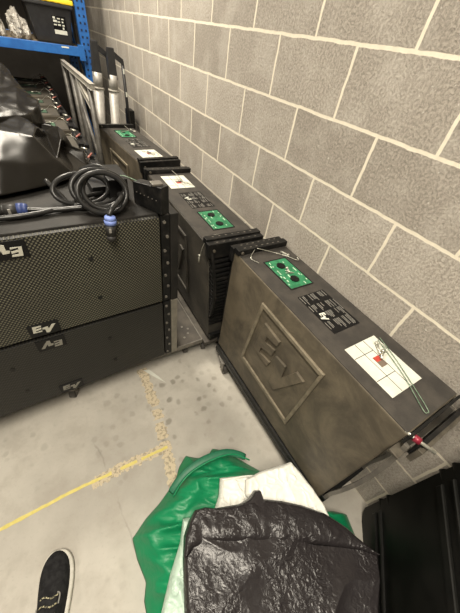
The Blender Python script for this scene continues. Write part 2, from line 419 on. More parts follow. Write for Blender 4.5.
# ------------------------------------------------------------------ the line-array cabinet
EV_E = [(.058, .702), (.167, .694), (.163, .660), (.094, .652), (.091, .610), (.160, .630), (.155, .584), (.081, .564), (.079, .523), (.157, .538), (.152, .501), (.041, .512)]
EV_V = [(.162, .568), (.176, .611), (.241, .617), (.244, .537), (.295, .655), (.341, .649), (.236, .423), (.196, .435), (.197, .549)]
FR_O = [(.006, .776), (.391, .768), (.369, .324), (-.034, .340)]
FR_I = [(.023, .756), (.376, .748), (.354, .346), (-.014, .364)]
BZ = .185     # height of a cabinet's underside above the floor
def cabinet(name, label, loc, rz, L=.93, W=.275, H=.675, Wb=None, flip=1, shear=0.0, detail=2, green='green', group=None, ends=(1, 1), body_mat='cab', edge_mat='cab_edge', cat='speaker', top_mat='cab_top', knob=False, labels=True, top_rig=(1, 1)):
    """origin under the cabinet on the floor; local x runs along its length, the logo face looks to -y"""
    t = thing(name, label, cat, loc, rz, group)
    z0, z1 = BZ, BZ + H
    Wb = Wb or W
    hb, ht, l = Wb / 2, W / 2, L / 2
    def yf(z):  # y of the logo face at height z
        k = (z - z0) / H
        return -(hb * (1 - k) + ht * k) + shear * (1 - k)
    body = new()
    hexa(body, [(-l, yf(z0), z0), (l, yf(z0), z0), (l, hb + shear * .6, z0), (-l, hb + shear * .6, z0), (-l, -ht, z1), (l, -ht, z1), (l, ht, z1), (-l, ht, z1)], .006)
    bo = obj('cabinet_body', body, body_mat, t)
    # back panel, slightly inset on the top side
    p = new(); box(p, -l + .004, l - .004, -ht + .004, ht - .004, z1 - .002, z1 + .003, .001)
    obj('back_panel', p, top_mat, t)
    zt = z1 + .003
    f = flip
    def bx(bm, x0, x1, y0, y1, a, c, bev=0.0):
        X = sorted((f * x0, f * x1)); box(bm, X[0], X[1], y0, y1, a, c, bev)
    # embossed logo frame and letters on the logo face
    if detail >= 1:
        cx = .1975 - .0
        yw = yf(.55)
        ang = math.atan2(yf(z1) - yf(z0), H)
        mt = Matrix.Translation((0, yf(z0) + .0, z0)) @ Matrix.Rotation(-ang, 4, 'X') @ Matrix.Translation((0, 0, -z0))
        mt = mt @ Matrix(((1, 0, 0, -LX), (0, 0, -1, .002), (0, 1, 0, 0), (0, 0, 0, 1)))
        def pr(bm, poly, dep): prism(bm, [(q[0], q[1]) for q in poly], mt, dep, .002)
        lg = new()
        for i in range(4):
            j = (i + 1) % 4
            pr(lg, [FR_O[i], FR_O[j], FR_I[j], FR_I[i]], .011)
        lo = obj('embossed_logo', lg, edge_mat, t)
        le = new(); pr(le, EV_E, .012); obj('letter', le, body_mat, lo)
        lv = new(); pr(lv, EV_V, .012); obj('letter', lv, body_mat, lo)
    # connector plate with two sockets
    g = new(); bx(g, -.334, -.142, -.055, .062, zt - .001, zt + .002, .0008); gp = obj('connector_plate', g, green, t)
    fr = new()
    for (a, c, d, e) in ((-.338, -.138, -.059, -.055), (-.338, -.138, .062, .066), (-.338, -.334, -.055, .062), (-.142, -.138, -.055, .062)): bx(fr, a, c, d, e, zt - .001, zt + .0035)
    obj('plate_rim', fr, 'hole', gp)
    for xs in (-.287, -.19):
        s = new(); cyl(s, (f * xs, .002, zt + .001), (f * xs, .002, zt + .006), .020, 20); so = obj('socket', s, 'plate', gp)
        if detail >= 2:
            s = new()
            for a in range(4):
                cyl(s, (f * xs + .0115 * math.cos(a * PI / 2), .002 + .0115 * math.sin(a * PI / 2), zt + .005), (f * xs + .0115 * math.cos(a * PI / 2), .002 + .0115 * math.sin(a * PI / 2), zt + .0068), .0035, 8)
            obj('socket_pins', s, 'steel', gp)
    if detail >= 2:
        mk = new(); rr = random.Random(5)
        for k in range(16):
            x = rr.uniform(-.325, -.155); y = rr.choice((-.048, -.038, .045, .053, .03)); w_ = rr.uniform(.004, .014)
            bx(mk, x, x + w_, y, y + .004, zt + .0018, zt + .0024)
        bx(mk, -.225, -.20, -.010, -.006, zt + .0018, zt + .0026); bx(mk, -.26, -.235, .048, .052, zt + .0018, zt + .0026)
        obj('plate_markings', mk, 'solder', gp)
    # black information plate with printed blocks
    ip = new(); bx(ip, -.092, .112, -.063, .075, zt - .001, zt + .0012); io = obj('information_plate', ip, 'plate', t)
    if detail >= 1:
        tx = new(); rr = random.Random(9); zz = zt + .0012
        cols = [(-.088, -.04), (-.034, .006), (.012, .05), (.056, .106)]
        for ci, (xa, xb) in enumerate(cols):
            for (ya, yb) in ((-.058, -.022), (-.014, .022), (.030, .070)):
                if ci == 2 and ya == -.058: continue
                n = int((yb - ya) / .0065)
                for k in range(n):
                    y = ya + k * .0065
                    if rr.random() < .15: continue
                    xe = xb - rr.uniform(0, (xb - xa) * .5)
                    bx(tx, xa, xe, y, y + .0022, zz - .0004, zz + .0004)
        pts = [(-.03, .072), (.03, .072), (.06, .062), (.10, .062)]
        for (a, c) in zip(pts[:-1], pts[1:]):
            d = Vector((c[0] - a[0], c[1] - a[1])); 
            bx(tx, a[0], c[0], min(a[1], c[1]), min(a[1], c[1]) + .0018, zz - .0004, zz + .0004)
        obj('printed_text', tx, 'ink', io)
        # the small bold logo on the plate
        lg = new(); sc = .0
        def small(poly):
            return [(f * (.012 + (q[0] - .04) * .13), -.057 + (q[1] - .42) * .13) for q in poly]
        for poly in (EV_E, EV_V):
            prism(lg, small(poly), Matrix.Translation((0, 0, zz)), .0006)
        obj('printed_logo', lg, 'paper', io)
    # paper label
    if labels:
        lb = new(); bx(lb, .178, .372, -.082, .074, zt - .0005, zt + .0008, .0003); lo = obj('paper_label', lb, 'paper', t)
        if detail >= 1:
            ln = new(); zz = zt + .0008
            bx(ln, .178 + .002, .372 - .002, .0115, .0140, zz - .0003, zz + .0003)
            bx(ln, .178 + .002, .372 - .002, -.0325, -.0302, zz - .0003, zz + .0003)
            for x in (.222, .312): bx(ln, x, x + .0024, -.080, .012, zz - .0003, zz + .0003)
            obj('printed_lines', ln, 'blackink', lo)
            rd = new(); bx(rd, .245, .285, -.018, .012, zz, zz + .0005); obj('printed_square', rd, 'brownred', lo)
            rd = new(); bx(rd, .245, .264, -.016, .011, zz + .0003, zz + .0009); obj('red_mark', rd, 'red', lo)
    # end rigging
    for s, on in ((-1, ends[0]), (1, ends[1])):
        if not on: continue
        xe = s * l
        def bs(bm, x0, x1, y0, y1, a, c, bev=.001):
            X = sorted((xe + s * x0, xe + s * x1)); box(bm, X[0], X[1], y0, y1, a, c, bev)
        tr = top_rig[0 if s == -1 else 1]
        rg = new()
        if tr: bs(rg, -.045, -.010, -ht - .006, ht + .0, zt, zt + .026, .002)
        if tr: bs(rg, -.008, .022, -ht - .010, ht + .0, z1 - .05, zt + .018, .002)
        else:
            bs(rg, .002, .010, -ht, ht, z1 - .035, zt, .001); bs(rg, .030, .042, -ht + .02, ht + .004, z1 - .07, zt - .012, .001)
        rig = obj('rigging_bar', rg, 'steel', t)
        if tr:
          hl = new()
          for k in range(7):
              y = -ht + .03 + k * (W - .05) / 7
              bs(hl, -.032, -.027, y, y + .010, zt + .0255, zt + .0266, 0)
              bs(hl, .006, .010, y + .006, y + .016, zt + .0175, zt + .0186, 0)
          obj('slots', hl, 'worn', rig)
          bt = new(); cyl(bt, (xe - s * .045, -ht + .014, zt + .013), (xe - s * .052, -ht + .014, zt + .013), .007, 10); obj('bolt', bt, 'brownsteel', rig)
          bt = new(); cyl(bt, (xe + s * .022, -ht + .02, z1 - .012), (xe + s * .03, -ht + .02, z1 - .012), .007, 10); obj('bolt', bt, 'brownsteel', rig)
        # curved arm and ventilation fins on the end
        if detail >= 1:
            N = 16; prof = []; big = (.062 if (flip == -1 and s == 1) else .012) if tr else .020
            yl = lambda z: yf(z) if not tr else yf(z)
            for k in range(N + 1):
                a = k / N; z = z1 - .02 - a * (H - .10)
                prof.append(((.004 if tr else .020) + big * math.sin(PI * min(1, max(0, a * 1.15 + .06))) ** .8 - (.02 if tr else 0) * max(0, a - .75) * 4, z if tr else z1 - .04 - a * (H - .03)))
            for side in (0, 1):
                am = new(); vs = []
                for (o_, z) in prof:
                    yo = yf(z) + .004 if side == 0 else ht - .022
                    vs.append([am.verts.new((xe + s * (o_ - .014), yo, z)), am.verts.new((xe + s * o_, yo, z)), am.verts.new((xe + s * o_, yo + .012, z)), am.verts.new((xe + s * (o_ - .014), yo + .012, z))])
                for k in range(N):
                    for q in range(4): am.faces.new((vs[k][q], vs[k][(q + 1) % 4], vs[k + 1][(q + 1) % 4], vs[k + 1][q]))
                am.faces.new(vs[0]); am.faces.new(vs[-1][::-1])
                obj('rigging_arm', am, 'worn' if knob and s == 1 else 'steel', t)
            fn = new()
            for k in range(20 if tr else 0):
                z = z1 - .05 - k * (H - .15) / 20
                a = (z1 - .02 - z) / (H - .10); out = max(.004, .006 + big * .55 * math.sin(PI * min(1, a * 1.15 + .06)) ** .8)
                bs(fn, -.004, out, yf(z) + .006, ht - .024, z - .009, z + .006, .002)
            if tr: obj('ventilation_fins', fn, 'steel', t)
            else: fn.free()
            bb = new(); bs(bb, .0, .022, yf(z0) + .002, ht - .01, z0, z0 + .035, .002)
            obj('lower_rigging_bar', bb, 'steel', t)
    return t
LX = .1975  # logo polygons are written from the wall grid; this centres them on the cabinet

def lanyard(parent, pts, r=.0013, m='wire', pin=None, name='lanyard'):
    b = new(); tube(b, pts, r, 6, 6); o = obj(name, b, m, parent, True)
    if pin:
        p = new(); cyl(p, pin[0], pin[1], .0045, 10); cyl(p, Vector(pin[0]), Vector(pin[0]) + (Vector(pin[0]) - Vector(pin[1])).normalized() * .008, .0065, 10)
        obj('locking_pin', p, 'wire', o, True)
    return o

# --- three cabinets standing in line along the block wall
c1 = cabinet('speaker_cabinet', 'nearest upright speaker cabinet by the wall, its big dusty logo face fully in view', (-.150, -.1975, 0), -PI / 2, L=.925, W=.275, knob=True, top_rig=(1, 0))
cab_dolly((-.150, -.1975, 0), -PI / 2, 'low black dolly under the nearest wall-side speaker cabinet', .925, .262)
c2 = cabinet('speaker_cabinet', 'middle of three upright speaker cabinets along the wall, curved black arm at its end', (-.232, .795, 0), -PI / 2 - .012, L=.92, W=.295, Wb=.27, flip=-1, shear=.045, body_mat='cab_grey', edge_mat='cab_grey')
cab_dolly((-.198, .795, 0), -PI / 2 - .012, 'low black dolly under the middle wall-side speaker cabinet', .94, .285, rail=False)
c3 = cabinet('speaker_cabinet', 'farthest upright speaker cabinet along the wall, brown side face, grey poles behind it', (-.258, 1.870, 0), -PI / 2 + .085, L=.92, W=.29)
cab_dolly((-.258, 1.870, 0), -PI / 2 + .085, 'low black dolly under the farthest wall-side speaker cabinet', .92, .24, rail=False)
# c1 loose bits (local x along length, towards the camera end = +x)
ZT = BZ + .675 + .004
lanyard(c1, [(-.418, -.055, ZT + .018), (-.38, -.10, ZT + .006), (-.335, -.085, ZT + .006)], .0013)
lanyard(c1, [(-.418, -.045, ZT + .022), (-.39, .02, ZT + .008), (-.34, .075, ZT + .005), (-.30, .098, ZT + .006), (-.295, .115, ZT + .005), (-.315, .118, ZT + .005)], .0016, 'wire', ((-.345, .085, ZT + .006), (-.378, .070, ZT + .006)))
lanyard(c1, [(-.235, -.012, ZT + .004), (-.22, .02, ZT + .008), (-.225, .005, ZT + .012), (-.25, -.005, ZT + .006), (-.24, .012, ZT + .005)], .0016, 'wire', ((-.255, .012, ZT + .007), (-.228, .0, ZT + .010)))
lanyard(c1, [(.200, .066, ZT + .004), (.27, .042, ZT + .006), (.35, .012, ZT + .006), (.438, -.034, ZT + .006), (.450, -.030, ZT + .005), (.444, -.018, ZT + .005), (.38, .012, ZT + .005), (.29, .050, ZT + .005), (.195, .082, ZT + .004)], .0013, 'greenwire', ((.245, .034, ZT + .007), (.262, .002, ZT + .007)))
lanyard(c1, [(.212, .044, ZT + .005), (.222, .060, ZT + .008), (.250, .050, ZT + .006), (.245, .034, ZT + .007)], .0018, 'wire', ((.213, .040, ZT + .007), (.250, .014, ZT + .007)))
kb = new(); cyl(kb, (.474, -.124, ZT - .006), (.490, -.119, ZT - .006), .0105, 16); ko = obj('knob', kb, 'redplastic', c1, True)
kb = new(); cyl(kb, (.452, -.131, ZT - .006), (.528, -.107, ZT - .006), .0048, 10); obj('knob_pin', kb, 'wire', ko, True)
cf = new(); box(cf, .463, .492, -.165, -.10, ZT - .075, ZT - .066, .002); box(cf, .50, .515, -.13, .137, ZT - .078, ZT - .02, .002);
obj('corner_plate', cf, 'brownsteel', c1)
dust = None
# c2, c3 loose bits
lanyard(c2, [(.418, -.02, ZT + .02), (.40, -.10, ZT + .012), (.425, -.152, ZT - .01), (.405, -.158, ZT - .09)], .0016, 'wire', ((.403, -.160, ZT - .09), (.400, -.160, ZT - .13)))
lanyard(c2, [(-.30, -.02, ZT + .004), (-.26, .03, ZT + .006), (-.20, .065, ZT + .006), (-.22, .02, ZT + .008), (-.30, .03, ZT + .006), (-.418, .01, ZT + .018)], .002, 'wire', ((-.27, .01, ZT + .008), (-.22, .045, ZT + .008)))
lanyard(c3, [(.21, -.03, ZT + .004), (.27, .0, ZT + .006), (.33, .045, ZT + .006), (.27, .05, ZT + .007), (.22, .01, ZT + .006)], .002, 'wire', ((.25, .0, ZT + .008), (.30, .03, ZT + .008)))
lanyard(c3, [(-.27, -.02, ZT + .004), (-.30, .04, ZT + .007), (-.33, .07, ZT + .006), (-.41, .06, ZT + .02)], .002, 'wire', ((-.33, .09, ZT + .006), (-.28, .11, ZT + .006)))

# ------------------------------------------------------------------ row of upright cabinets across the aisle
ROWY = [1.115, 1.47, 1.90, 2.36, 2.785, 3.185, 3.58, 3.975, 4.35]
def row_extras(t, k):
    rr = random.Random(k)
    # red strap / pin and link bar lying on the right-hand end
    pb = new(); box(pb, -.468, -.440, -.13, .02, ZT + .026, ZT + .040, .003); po = obj('link_bar', pb, 'steel', t)
    pb = new(); a = rr.uniform(-.2, .2); cyl(pb, (-.462, -.02, ZT + .042), (-.440 + a * .1, .06, ZT + .044), .0055, 10); obj('red_pin', pb, 'pink', po, True)
    pb = new(); cyl(pb, (-.45, -.11, ZT + .040), (-.42, -.13, ZT + .044), .007, 8); obj('clip', pb, 'wire', po, True)
    lanyard(t, [(-.43, .05, ZT + .02), (-.38, .01, ZT + .05), (-.33, -.03, ZT + .006), (-.26, .0, ZT + .008)], .0014, 'wire', ((-.30, -.01, ZT + .01), (-.25, .02, ZT + .01)))
proto = cabinet('speaker_cabinet', 'upright speaker cabinet right behind the grille stack, partly under the black cover', (-1.115, ROWY[0], 0), PI, L=.93, W=.29, Wb=.325, detail=0, green='greendull', flip=1, top_mat='row_top', group='upright cabinets in the row behind the stack')
row_extras(proto, 0)
ROWL = ['upright speaker cabinet right behind the grille stack, partly under the black cover',
        'second upright cabinet behind the grille stack, red pin on its end near the cable coil',
        'third upright cabinet behind the grille stack, beside the foot of the slanted grey tube',
        'fourth upright cabinet behind the grille stack, pale tag hanging at its end',
        'fifth upright cabinet behind the grille stack, dusty green plate showing',
        'sixth upright cabinet behind the grille stack, beside the grey trolley frame',
        'third cabinet from the far end of the dusty row under the blue shelf',
        'second cabinet from the far end of the dusty row under the blue shelf',
        'farthest cabinet of the dusty row in the dark under the blue shelf']
def copy_tree(o, parent=None):
    c = o.copy(); C.objects.link(c)
    if parent is not None: c.parent = parent
    for ch in o.children: copy_tree(ch, c)
    return c
rnd = random.Random(3)
rows = [proto]
for k in range(1, 9):
    c = copy_tree(proto); c['label'] = ROWL[k]
    c.location = (-1.105 + rnd.uniform(-.012, .012), ROWY[k], 0); c.rotation_euler = (0, 0, PI + rnd.uniform(-.02, .02))
    rows.append(c)
DL = ['low dolly under the cabinet right behind the grille stack', 'low dolly under the second cabinet behind the grille stack', 'low dolly under the third cabinet behind the grille stack', 'low dolly under the fourth cabinet behind the grille stack',
      'low dolly under the fifth cabinet behind the grille stack', 'low dolly under the sixth cabinet behind the grille stack', 'low dolly under the third cabinet from the far end of the row', 'low dolly under the second cabinet from the far end of the row', 'low dolly under the farthest cabinet of the row']
dp = cab_dolly((-1.115, ROWY[0], 0), PI, DL[0], .90, .27, 'dollies under the row of cabinets', rail=False)
for k in range(1, 9):
    d = copy_tree(dp); d.location = rows[k].location; d['label'] = DL[k]

# ------------------------------------------------------------------ stack of two grille-fronted cabinets
SA = .035   # the stack stands slightly turned
def grille_cabinet(label, z0, z1, gm, railm, dull, loc):
    t = thing('speaker_cabinet', label, 'speaker', loc, SA)
    Wd, Dp = 1.06, .56
    b = new(); box(b, -Wd, -.055, .02, Dp, z0, z1, .006); obj('cabinet_body', b, 'cab_dark', t)
    b = new(); box(b, -Wd + .01, -.062, 0, .022, z0 + .008, z1 - .008, .003); g = obj('grille', b, gm, t)
    b = new(); n = 6
    for z in (z0 + .13, z1 - .13):
        for x in (-.72, -.33): cyl(b, (x, .0, z), (x, -.003, z), .009, 12)
    obj('grille_screw', b, 'steel', g)
    # side flange with bolt heads, and the rigging rail beside it
    for s, x0 in ((1, -.055), (-1, -Wd - .035)):
        b = new(); box(b, x0, x0 + .036, .004, .05, z0 + .004, z1 - .004, .002); fl = obj('side_flange', b, 'steel', t)
        b = new()
        k = 7
        for i in range(k):
            z = z0 + .03 + i * (z1 - z0 - .06) / (k - 1)
            cyl(b, (x0 + .018 + (.006 if i % 2 else -.006), .004, z), (x0 + .018 + (.006 if i % 2 else -.006), -.002, z), .0065, 10)
        obj('bolt_heads', b, 'worn', fl)
        xr = x0 + .038 if s == 1 else x0 - .036
        b = new(); box(b, xr, xr + .034, .0, .26, z0, z1, .002); obj('rigging_rail', b, railm, t)
    # two logo badges: upside down along the top edge, upright along the bottom edge
    for zc, sg in ((z1 - .044, -1), (z0 + .046, 1)):
        b = new(); box(b, -.608, -.502, -.004, .0, zc - .032, zc + .031, .001); bd = obj('logo_badge', b, 'plate', t)
        b = new()
        for poly in (EV_E, EV_V):
            pp = []
            for (u, v) in poly:
                uu = (u - .19) * .27 * sg - .555; vv = (v - .56) * .17 * sg + zc
                pp.append((uu, vv))
            prism(b, pp, Matrix(((1, 0, 0, 0), (0, 0, -1, -.004), (0, 1, 0, 0), (0, 0, 0, 1))), .0015)
        obj('letters', b, 'inkhi' if not dull else 'inklo', bd)
    return t
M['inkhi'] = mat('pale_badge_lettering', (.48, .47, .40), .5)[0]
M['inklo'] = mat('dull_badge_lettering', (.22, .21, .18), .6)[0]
SX, SY = -.548, .338
M['worn2'] = varied('scuffed_grey_rail', (.20, .185, .155), (.26, .24, .20), 18, .5, .3)
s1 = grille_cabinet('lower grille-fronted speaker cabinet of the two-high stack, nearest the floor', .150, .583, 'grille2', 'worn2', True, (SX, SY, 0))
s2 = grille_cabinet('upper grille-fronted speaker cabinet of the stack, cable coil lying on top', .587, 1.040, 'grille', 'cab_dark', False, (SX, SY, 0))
# rigging arms folded on top of the upper cabinet
b = new(); box(b, -.195, -.125, .15, .22, 1.04, 1.125, .004); box(b, -.245, -.115, .22, .34, 1.04, 1.075, .003); ra = obj('rigging_block', b, 'steel', s2)
b = new(); cyl(b, (-.150, .149, 1.075), (-.150, .142, 1.075), .007, 10); obj('bolt', b, 'bolt', ra)
b = new()
A = Vector((-.115, .125, 0)); B_ = Vector((-.055, -.005, 0)); d = (B_ - A).normalized(); nn_ = Vector((-d.y, d.x, 0))
mt = plane_mtx(A, d, nn_, (0, 0, 1)); L_ = (B_ - A).length
hexa(b, [mt @ Vector(p) for p in ((0, 0, 1.042), (L_, 0, 1.042), (L_, .042, 1.042), (0, .042, 1.042), (0, 0, 1.125), (L_, 0, 1.145), (L_, .042, 1.145), (0, .042, 1.125))], .003)
fa = obj('folding_arm', b, 'steel', s2)
b = new()
for k in range(6): 
    q = mt @ Vector((.02 + k * .02, -.0004, 1.092)); cyl(b, q, q - nn_ * .0025, .0022, 8)
obj('rivets', b, 'worn', fa)
b = new(); box(b, -.075, -.035, .02, .055, 1.142, 1.150, .002); obj('arm_cap', b, 'worn', fa)
lanyard(s2, [(-.17, .20, 1.075), (-.15, .17, 1.13), (-.11, .13, 1.13), (-.06, .11, 1.10), (-.05, .10, 1.07)], .0016, 'greenwire')

# dolly board under the stack
t = thing('caster_dolly', 'wide brown board dolly under the grille-fronted stack, corner sticking out with screw holes', 'dolly', (SX, SY, 0), 0)
b = new(); box(b, -1.10, .195, .028, .60, .118, .146, .003); obj('board', b, 'wood', t)
b = new(); box(b, -1.10, .195, .020, .028, .116, .148, .001); obj('edge_strip', b, 'worn', t)
b = new(); box(b, .195, .201, .02, .60, .116, .148, .001); obj('edge_strip', b, 'worn', t)
b = new()
for (x, y) in ((.135, .105), (.150, .14), (.120, .17), (.10, .08)): cyl(b, (x, y, .146), (x, y, .1475), .0075, 12)
obj('screw_heads', b, 'bolt', t)
for (x, y, r_) in ((.105, .075, 1.3), (-.575, .045, 1.2), (.10, .53, .2), (-.95, .08, .4), (-.95, .53, .6)): caster(t, x, y, .118, r_, .038)

# ------------------------------------------------------------------ cable coil with blue-ringed connectors
t = thing('cable_coil', 'coiled thick black cable with light blue connector rings on the grille-fronted stack', 'cable', (-.785, .50, 1.04))
def ring(cx, cy, cz, rx, rz_, tilt, yaw, a0=0, a1=2 * PI, n=16):
    out = []
    for k in range(n + 1):
        a = a0 + (a1 - a0) * k / n
        p = Vector((rx * math.cos(a), 0, rz_ * math.sin(a)))
        p.rotate(Matrix.Rotation(tilt, 3, 'X')); p.rotate(Matrix.Rotation(yaw, 3, 'Z'))
        out.append((cx + p.x, cy + p.y, cz + p.z))
    return out
path = [(-.240, -.055, .020), (-.21, -.058, .016), (-.16, -.065, .014), (-.06, -.075, .016)]
path += ring(.000, -.095, .072, .080, .066, -.55, .05, -1.3, 1.85 * PI, 14)
path += ring(.012, -.075, .071, .072, .062, -.50, -.1, -.3, 1.75 * PI, 14)
path += ring(-.004, -.05, .070, .088, .064, -.62, .05, -.25, 1.8 * PI, 14)
path += [(.062, -.055, .045), (.060, -.10, .060), (.040, -.135, .055), (.010, -.165, .048), (-.006, -.178, .030)]
b = new(); tube(b, path, .0088, 10, 4); co_ = obj('cable', b, 'cable', t, True)
b = new(); tube(b, ring(-.055, .00, .052, .095, .055, -.75, .2, 0, 2 * PI, 12)[:-1], .0085, 10, 4, True); obj('cable', b, 'cable', t, True)
b = new(); tube(b, [(-.50, -.06, .012), (-.30, -.085, .013), (-.15, -.06, .014), (-.05, .02, .014), (.02, .05, .012)], .0085, 10, 5); obj('cable', b, 'cable', t, True)
b = new(); tube(b, [(-.16, .05, .07), (-.13, .0, .04), (-.10, -.04, .016), (-.02, -.055, .014), (.04, -.03, .014), (.06, .03, .012)], .0085, 10, 5); obj('cable', b, 'cable', t, True)
b = new(); tube(b, [(-.03, .16, .062), (.03, .13, .085), (.075, .08, .065), (.085, .03, .03), (.07, -.01, .012)], .0085, 10, 5); obj('cable', b, 'cable', t, True)
def connector(parent, p, d, ringm):
    p = Vector(p); d = Vector(d).normalized()
    b = new(); cyl(b, p, p + d * .012, .0165, 20, .020); cyl(b, p + d * .012, p + d * .028, .020, 20); k = obj('connector', b, ringm, parent, True)
    b = new(); cyl(b, p + d * .028, p + d * .064, .0175, 20); cyl(b, p + d * .064, p + d * .070, .0145, 20); cyl(b, p + d * .070, p + d * .085, .0155, 20); h = obj('connector_housing', b, 'rubber', k, True)
    b = new(); cyl(b, p + d * .085, p + d * .0857, .010, 16); obj('connector_face', b, 'worn', k)
    b = new(); side = Vector((-.3, -.9, .2)).normalized() * .0175; q = p + d * .045 + side; box(b, q.x - .004, q.x + .004, q.y - .002, q.y + .002, q.z - .010, q.z + .006, .001); obj('latch', b, 'alu', k)
connector(t, (-.004, -.183, .030), (-.10, -.10, -1), 'blue')
connector(t, (-.235, -.055, .021), (-1, .12, 0), 'bluedk')

# ------------------------------------------------------------------ black vinyl covers
def fold_sheet(name, V, F, creases, label, m='vinyl', sub=2, thick=.004, cat='cover', wr=0):
    bm = new(); vs = {k: bm.verts.new(p) for k, p in V.items()}; cl = bm.edges.layers.float.new('crease_edge')
    for f in F.split(): bm.faces.new([vs[k] for k in f.split(',')])
    for c in creases.split():
        a, b2, wv = c.split(',')
        e = bm.edges.get((vs[a], vs[b2]))
        if e: e[cl] = float(wv)
    o = obj(name, bm, m, None, True)
    s = o.modifiers.new('sub', 'SUBSURF'); s.subdivision_type = 'SIMPLE'; s.levels = s.render_levels = 4
    s = o.modifiers.new('soft', 'SMOOTH'); s.factor = .5; s.iterations = 9
    if wr:
        tx = bpy.data.textures.new(name, 'CLOUDS'); tx.noise_scale = .09; tx.noise_depth = 1
        d = o.modifiers.new('wr', 'DISPLACE'); d.texture = tx; d.strength = wr; d.mid_level = .5
    so = o.modifiers.new('th', 'SOLIDIFY'); so.thickness = thick; so.offset = -1
    return tag(o, label, cat)
VA = {'a0': (-1.229, 0.98, 1.177), 'a1': (-1.043, 0.98, 1.187), 'a2': (-0.973, 1.05, 1.205), 'a3': (-0.934, 1.05, 1.194), 'a4': (-0.919, 0.95, 1.18), 'a5': (-1.046, 0.88, 1.182), 'a5p': (-1.221, 0.88, 1.177), 'a6': (-0.941, 0.86, 1.164), 'a7': (-0.992, 0.87, 1.174), 'b1': (-0.844, 0.86, 1.151), 'b2': (-0.831, 1.0, 1.175), 'b3': (-0.898, 1.02, 1.153), 'v1': (-0.887, 0.95, 1.139), 'b4': (-0.823, 0.98, 1.159), 'c1': (-0.842, 0.9, 1.116), 'c2': (-0.795, 0.95, 1.106), 'c3': (-0.753, 0.95, 1.081), 'c4': (-0.765, 0.85, 1.049), 'c5': (-0.822, 0.72, 1.053), 'm1': (-0.884, 0.8, 1.107), 'm2': (-1.063, 0.7, 1.142), 'm2p': (-1.221, 0.7, 1.146), 'm3': (-0.979, 0.7, 1.125), 'h0': (-1.222, 0.46, 1.1), 'h1': (-1.081, 0.459, 1.1), 'h2': (-1.001, 0.502, 1.095), 'h3': (-0.906, 0.582, 1.085)}
VB = {'p0': (-1.232, 1.9, 1.333), 'p1': (-0.994, 1.9, 1.286), 'p2': (-0.963, 1.85, 1.255), 'p3': (-0.939, 1.75, 1.211), 'p4': (-0.904, 1.65, 1.182), 'p5': (-0.869, 1.55, 1.167), 'p6': (-0.876, 1.45, 1.153), 'p7': (-0.939, 1.35, 1.132), 'q1': (-1.057, 1.3, 1.132), 'q0': (-1.279, 1.3, 1.119), 's1': (-1.026, 1.42, 1.164), 's2': (-0.971, 1.42, 1.16), 's3': (-0.916, 1.48, 1.158), 's4': (-0.961, 1.62, 1.202), 's5': (-1.03, 1.6, 1.194), 's6': (-1.266, 1.6, 1.202)}
VA.update(v1=(-0.889, 1.03, 1.12), b3=(-0.89, 1.1, 1.133), b1=(-0.849, 0.82, 1.162), b4=(-0.822, 0.95, 1.169), b2=(-0.838, 0.98, 1.181), c1=(-0.844, 0.92, 1.11), c2=(-0.8, 0.9, 1.12), c3=(-0.759, 0.88, 1.102), c4=(-0.768, 0.82, 1.06), 
          a5=(-1.04, 0.8, 1.202), a5p=(-1.207, 0.8, 1.196), a7=(-0.989, 0.79, 1.194), a6=(-0.941, 0.77, 1.188), a1=(-1.038, 0.9, 1.205), a0=(-1.213, 0.9, 1.198), a2=(-0.974, 1.02, 1.207), a3=(-0.939, 0.95, 1.207), a4=(-0.92, 0.87, 1.199), m2=(-1.063, 0.65, 1.144), m2p=(-1.216, 0.65, 1.148), m3=(-0.981, 0.66, 1.128), m1=(-0.885, 0.72, 1.122), h0=(-1.248, 0.56, 1.058), h1=(-1.094, 0.56, 1.058), h2=(-1.006, 0.593, 1.058), h3=(-0.904, 0.652, 1.058),
          r0=(-1.35, 1.265, .93), r1=(-1.08, 1.265, .93), r2=(-.99, 1.265, .93), r3=(-.93, 1.25, .92), r4=(-.85, 1.22, .92), r5=(-.735, 1.12, .93),
          t0=(-1.30, .74, 1.046), t1=(-1.08, .74, 1.046), t2=(-1.0, .75, 1.046), t3=(-.91, .77, 1.046), t5=(-.80, .82, 1.046), rb=(-.745, .93, 1.056))
FA = """a5p,a5,a1,a0 a5,a7,a1 a7,a6,a4 a7,a4,a3 a7,a3,a2 a7,a2,a1
m2p,m2,a5,a5p m2,m3,a7,a5 m3,m1,a6,a7 h0,h1,m2,m2p h1,h2,m3,m2 h2,h3,m1,m3 h3,c5,m1
a6,m1,v1 a6,v1,a4 a4,v1,b3 b3,v1,b1,b2 b2,b1,b4 v1,m1,b1 b1,m1,c1 c1,m1,c5 c1,c5,c4 c1,c4,c3 c1,c3,c2 b1,c1,c2,b4
a0,a1,r1,r0 a1,a2,r2,r1 a2,a3,r3,r2 a3,a4,b3,r3 b3,b2,r4,r3 b2,b4,c2,r4 c2,c3,r5,r4
t0,t1,h1,h0 t1,t2,h2,h1 t2,t3,h3,h2 t3,t5,c5,h3 c4,c5,t5,rb c3,c4,rb,r5"""
CA = "a5p,a5,1.0 a5,a7,1.0 a7,a6,1.0 a6,a4,1.0 a0,a1,1.0 a1,a2,.8 a4,v1,1.0 v1,m1,.8 m1,a6,1.0 m1,c5,1.0 b1,b2,1.0 b1,b4,1.0 b1,c1,1.0 c1,c2,.8 c1,c3,1.0 c1,c5,1.0 c3,c4,1.0 c4,c5,1.0 h0,h1,1.0 h1,h2,1.0 h2,h3,1.0 h3,c5,1.0 v1,b3,.8 b3,a4,1.0 a3,a4,1.0 v1,b1,.8"
fold_sheet('vinyl_cover', VA, FA, CA, 'thick glossy black vinyl cover draped over the back of the grille-fronted stack', wr=.006)
